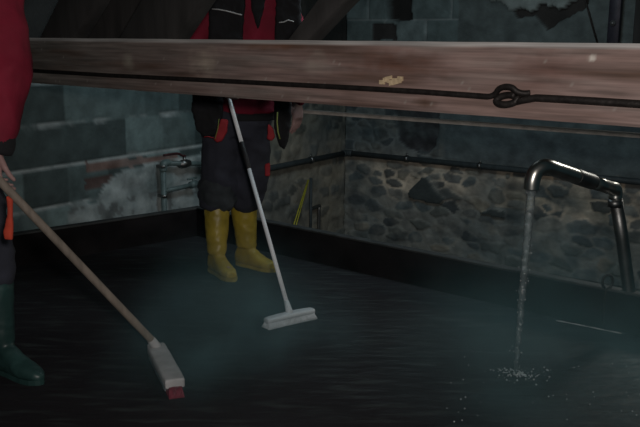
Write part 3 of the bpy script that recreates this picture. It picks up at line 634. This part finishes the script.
sk = atY(289.5, 316, mid.y); pend = atY(229, 98, 4.07); sk = mid+Zv*.042; dpp = (pend-sk).normalized(); ptop = sk+dpp*((pend-sk).length+.10)
bm = bmesh.new(); tube(bm, [sk-dpp*.005, sk+dpp*.03, sk+dpp*.06], [.018, .014, .0115], 14); link('socket', tomesh(bm), MT['white'], blk)
Lp = (ptop-sk).length
def along(py):
    best = min(range(400), key=lambda i: abs((lambda v: 213.5-F*v.dot(UP)/v.dot(FW))(sk+dpp*Lp*i/400-Vector((0, 0, CZ)))-py)); return sk+dpp*Lp*best/400
g1, g2 = along(168), along(143)
tubeobj('lower_pole', [sk+dpp*.03, g1], .0095, 'alu', root); tubeobj('grip', [g1-dpp*.004, g1, g2, g2+dpp*.004], [.009, .0115, .0115, .009], 'blackp', root); tubeobj('upper_pole', [g2, ptop], .0095, 'alu', root)

# --- worker at the left edge
yaw3 = -.60; dF = Vector((math.cos(yaw3), math.sin(yaw3), 0)); dS = Vector((-dF.y, dF.x, 0))
t3 = onz(42, 385, 0); h3 = t3-dF*.29
h4 = h3-dS*.28
m2_ = empty('person', (h3+h4)/2, 'worker at the left edge in red jacket and dark green boots gripping a wooden broom', 'person')
boot('boot', h3, yaw3, h3+dF*.05+Zv*.40, MT['gboot'], m2_, rt=.066); boot('boot', h4, yaw3+.3, h4+dF*.075+Zv*.40, MT['gboot'], m2_, rt=.066)
an3, an4 = h3+dF*.06+Zv*.12, h4+dF*.06+Zv*.12; pc = (h3+h4)/2-dF*.02+Zv*.9
hp3, hp4 = pc+dS*.09-Zv*.03, pc-dS*.09-Zv*.03; kn3, kn4 = h3+dF*.03+Zv*.5, h4+dF*.08+Zv*.5
sh_c = pc-dF*.02+Zv*.53; s3 = atY(-4, -25, 2.95); sh_c = s3-dS*.19+Zv*.02; s4 = sh_c-dS*.19-Zv*.02
gr3 = atY(-2, 179, 2.76); e3 = atY(6, 72, 2.84); w3 = atY(-3, 149, 2.78); gr4 = None
bh = onz(156, 358, 0); be = onz(175.5, 396, 0); bdv = (be-bh); Lb = bdv.length; bdv.normalize(); bs = Vector((-bdv.y, bdv.x, 0))
att = bh+bdv*(Lb*.10)+Zv*.062; hdir = (gr3-att).normalized(); gr4 = gr3+hdir*.34
e4 = s4+dF*.12-Zv*.28-dS*.05; w4 = gr4+Vector((.0, .08, .03))
TR2 = [(pc-Zv*.08, dS*.15, dF*.11), (pc, dS*.16, dF*.12), (pc+Zv*.18+dF*.02, dS*.145, dF*.105), (pc+Zv*.38+dF*.05, dS*.17, dF*.12), (sh_c, dS*.17, dF*.095), (sh_c+Zv*.05, dS*.08, dF*.07)]
hc3 = sh_c+Zv*.23+dF*.05
bm = bmesh.new(); torso(bm, TR2); capsule(bm, sh_c, sh_c+Zv*.13+dF*.02, .055, .052)
for pts_, rad in (((hp3, kn3, an3), (.082, .055, .038)), ((hp4, kn4, an4), (.082, .055, .038)), ((s3, e3, w3), (.052, .042, .028)), ((s4, e4, w4), (.052, .042, .028))): chain(bm, pts_, rad)
for hp, yw in ((h3, yaw3), (h4, yaw3+.3)): d = Vector((math.cos(yw), math.sin(yw), 0)); capsule(bm, hp+d*.05+Zv*.05, hp+d*.2+Zv*.04, .032, .026)
hand(bm, w3, Vector((-.12, .06, -1)), Vector((.55, -.75, 0)), Vector((-.1, 1, 0)), .75, 1.0)
hand(bm, w4, (gr4-w4), Vector((0, 0, 1)), Vector((.9, .1, 0)), .9, 1.0)
head(bm, hc3, dF-Zv*.35, (Zv+dF*.3).normalized()); link('body', remesh(bm, .0055, 2), MT['skin'], m2_); head_bits(hc3, dF-Zv*.35, (Zv+dF*.3).normalized(), m2_)
bm = bmesh.new(); torso(bm, TR2, .022); chain(bm, (s3, e3, w3+(e3-w3).normalized()*.03), (.084, .080, .050)); chain(bm, (s4, e4, w4+(e4-w4).normalized()*.02), (.078, .066, .044)); capsule(bm, s3, sh_c, .075, .09); capsule(bm, s4, sh_c, .075, .09)
jk2 = link('jacket', remesh(bm, .011, 3, .009, 8, 31.), MT['red'], m2_)
bm = bmesh.new(); u_ = (w3-e3).normalized(); c_ = w3+Vector((.006, 0, .0)); rings = []; x_, y_ = frame(u_)
for t, r in ((-.05, .046), (-.03, .050), (0, .048), (.018, .044)): rings.append(ell(c_+u_*t, x_*r, y_*r, 18))
loft(bm, rings); o = link('cuff', remesh(bm, .007, 2, .003, 20), MT['blackc'], jk2); o['label'] = 'black sleeve cuff'
bm = bmesh.new(); torso(bm, [(pc-Zv*.16, dS*.15, dF*.115), (pc-Zv*.06, dS*.165, dF*.125), (pc+Zv*.03, dS*.165, dF*.125)], .01)
chain(bm, (hp3, kn3, h3+dF*.045+Zv*.38), (.105, .085, .075)); chain(bm, (hp4, kn4, h4+dF*.07+Zv*.38), (.11, .10, .082)); tr2 = link('trousers', remesh(bm, .011, 3, .010, 8, 19., (1, 1, 1.4)), MT['navy'], m2_)
def quad3(name, pxs, Y, m, parent):
    pts_ = [atY(px, py, Y) for px, py in pxs]; bm = bmesh.new(); loft(bm, [[p-Yv*.008 for p in pts_], [p+Yv*.008 for p in pts_]]); return link(name, remesh(bm, .005, 1, .002, 20), MT[m], parent)
o = quad3('hanging_strap', ((7, 196), (12.5, 200), (13, 225), (12, 239), (5, 239), (4, 232), (8, 215)), 2.62, 'orange', tr2); o['label'] = 'orange hanging strap'

# --- wooden broom
root = empty('broom', (bh+be)/2, 'wooden-handled broom with grey block held by the worker at the left edge', 'broom')
bm = bmesh.new(); rings = []
for t in np.linspace(0, 1, 12):
    w_ = .036*(1-.06*abs(2*t-1)**8); rings.append(ell(bh+bdv*(t*Lb)+Zv*(.044), bs*w_, Zv*.018, 16, .25))
loft(bm, rings); blk = link('broom_head', remesh(bm, .005, 1, .001, 30), MT['greyblock'], root)
for nm, t0, t1, mm in (('bristles', .0, .88, 'bristle'), ('red_bristles', .90, 1.0, 'redbristle')):
    bm = bmesh.new(); red_ = mm == 'redbristle'; n_ = int((t1-t0)*(90 if red_ else 36))
    for i in range(n_):
        for jx in np.linspace(-1, 1, 9 if red_ else 5):
            t = t0+(t1-t0)*(i+.5)/n_; p = bh+bdv*(t*Lb)+bs*jx*(.020 if red_ else .019); sp = bs*jx*.004+bdv*(.03*(t-.9)/.1 if red_ else 0); tube(bm, [p+Zv*.035, p+sp*.5+Zv*.018, p+sp+Zv*.002], [.0025, .003, .0035] if red_ else [.004, .0052, .0065], 5)
    link(nm, tomesh(bm), MT[mm], root)
top_ = gr4+hdir*.18; n_ = 40; pts_ = [att-hdir*.03+(top_-att+hdir*.03)*i/n_ for i in range(n_+1)]
bm = bmesh.new(); tube(bm, pts_, [.0145*(1+.03*noise.noise(Vector((i*.7, 0, 0)))) for i in range(n_+1)], 14); hn_ = link('handle', tomesh(bm), MT['wood'], root)
bm = bmesh.new(); tube(bm, [att-hdir*.015-Zv*.008, att+hdir*.04], [.019, .016], 14); link('socket', tomesh(bm), MT['greyblock'], blk)

# ------------------------------------------------------------------ steam
STEAM = (((-.30, 3.12, .0), .62, 2.9), ((-.5, 2.8, .0), .4, 1.2), ((.85, 2.75, .0), .85, 1.2), ((.1, 3.5, .2), 2.4, .006))
def steam():
    m = bpy.data.materials.new('thin_steam'); m.use_nodes = True; nt = m.node_tree; N = nt.nodes; L = nt.links
    for n in list(N): N.remove(n)
    o = N.new('ShaderNodeOutputMaterial'); v = N.new('ShaderNodeVolumePrincipled'); v.inputs['Color'].default_value = (.48, .92, 1., 1); v.inputs['Anisotropy'].default_value = .1
    tc = N.new('ShaderNodeTexCoord'); n = N.new('ShaderNodeTexNoise'); n.inputs['Scale'].default_value = 2.4; n.inputs['Detail'].default_value = 4; L.new(tc.outputs['Object'], n.inputs['Vector'])
    mr = N.new('ShaderNodeMapRange'); mr.inputs['From Min'].default_value = .40; mr.inputs['From Max'].default_value = .72; mr.inputs['To Min'].default_value = .1; mr.inputs['To Max'].default_value = 1.
    L.new(n.outputs['Fac'], mr.inputs['Value']); acc = None
    for c, rad, amp in STEAM:
        d = N.new('ShaderNodeVectorMath'); d.operation = 'DISTANCE'; L.new(tc.outputs['Object'], d.inputs[0]); d.inputs[1].default_value = Vector(c)-Vector((.1, 3.5, .02))
        g_ = N.new('ShaderNodeMapRange'); g_.interpolation_type = 'SMOOTHERSTEP'; g_.inputs['From Min'].default_value = 0; g_.inputs['From Max'].default_value = rad; g_.inputs['To Min'].default_value = amp; g_.inputs['To Max'].default_value = 0; L.new(d.outputs['Value'], g_.inputs['Value'])
        if acc is None: acc = g_.outputs[0]
        else: ad = N.new('ShaderNodeMath'); ad.operation = 'ADD'; L.new(acc, ad.inputs[0]); L.new(g_.outputs[0], ad.inputs[1]); acc = ad.outputs[0]
    mu = N.new('ShaderNodeMath'); mu.operation = 'MULTIPLY'; L.new(acc, mu.inputs[0]); L.new(mr.outputs[0], mu.inputs[1])
    L.new(mu.outputs[0], v.inputs['Density']); L.new(v.outputs[0], o.inputs['Volume']); return m
bm = bmesh.new(); box(bm, (.1, 3.5, .34), 4.2, 3.6, .64); o = link('steam', tomesh(bm), steam(), smooth=False, origin=(.1, 3.5, .02)); tag(o, 'thin bluish steam hanging over the wet basin', 'steam', kind='stuff')

# ------------------------------------------------------------------ light
w = bpy.data.worlds.new('w'); S.world = w; w.use_nodes = True; w.node_tree.nodes['Background'].inputs[0].default_value = (.42, .85, 1, 1); w.node_tree.nodes['Background'].inputs[1].default_value = .02
def area(name, loc, tgt, size, e, col):
    l = bpy.data.lights.new(name, 'AREA'); l.energy = e; l.color = col; l.size = size; l.shape = 'DISK'; o = bpy.data.objects.new(name, l); C.objects.link(o); o.location = loc
    o.rotation_euler = (Vector(tgt)-Vector(loc)).to_track_quat('-Z', 'Y').to_euler(); return o
area('flash_lamp', (.10, .05, 1.36), (.25, 5, .5), .16, 30, (1, .93, .88))
area('back_wall_fill', (.35, 4.5, 2.36), (.5, 6.6, .2), .9, 24, (.74, .92, 1))  # unseen overhead light, added to brighten the walls behind the beam
area('spout_highlight_fill', (2.35, 4.75, 1.42), (1.0, 3.2, .7), .35, 7.0, (1, .97, .88))  # unseen light, added for the highlight along the spout arm
S.view_settings.view_transform = 'Standard'; S.view_settings.look = 'None'; S.view_settings.exposure = 0; S.view_settings.gamma = 1
S.cycles.use_denoising = True; S.cycles.volume_bounces = 0; S.cycles.max_bounces = 6; S.cycles.volume_step_rate = 2
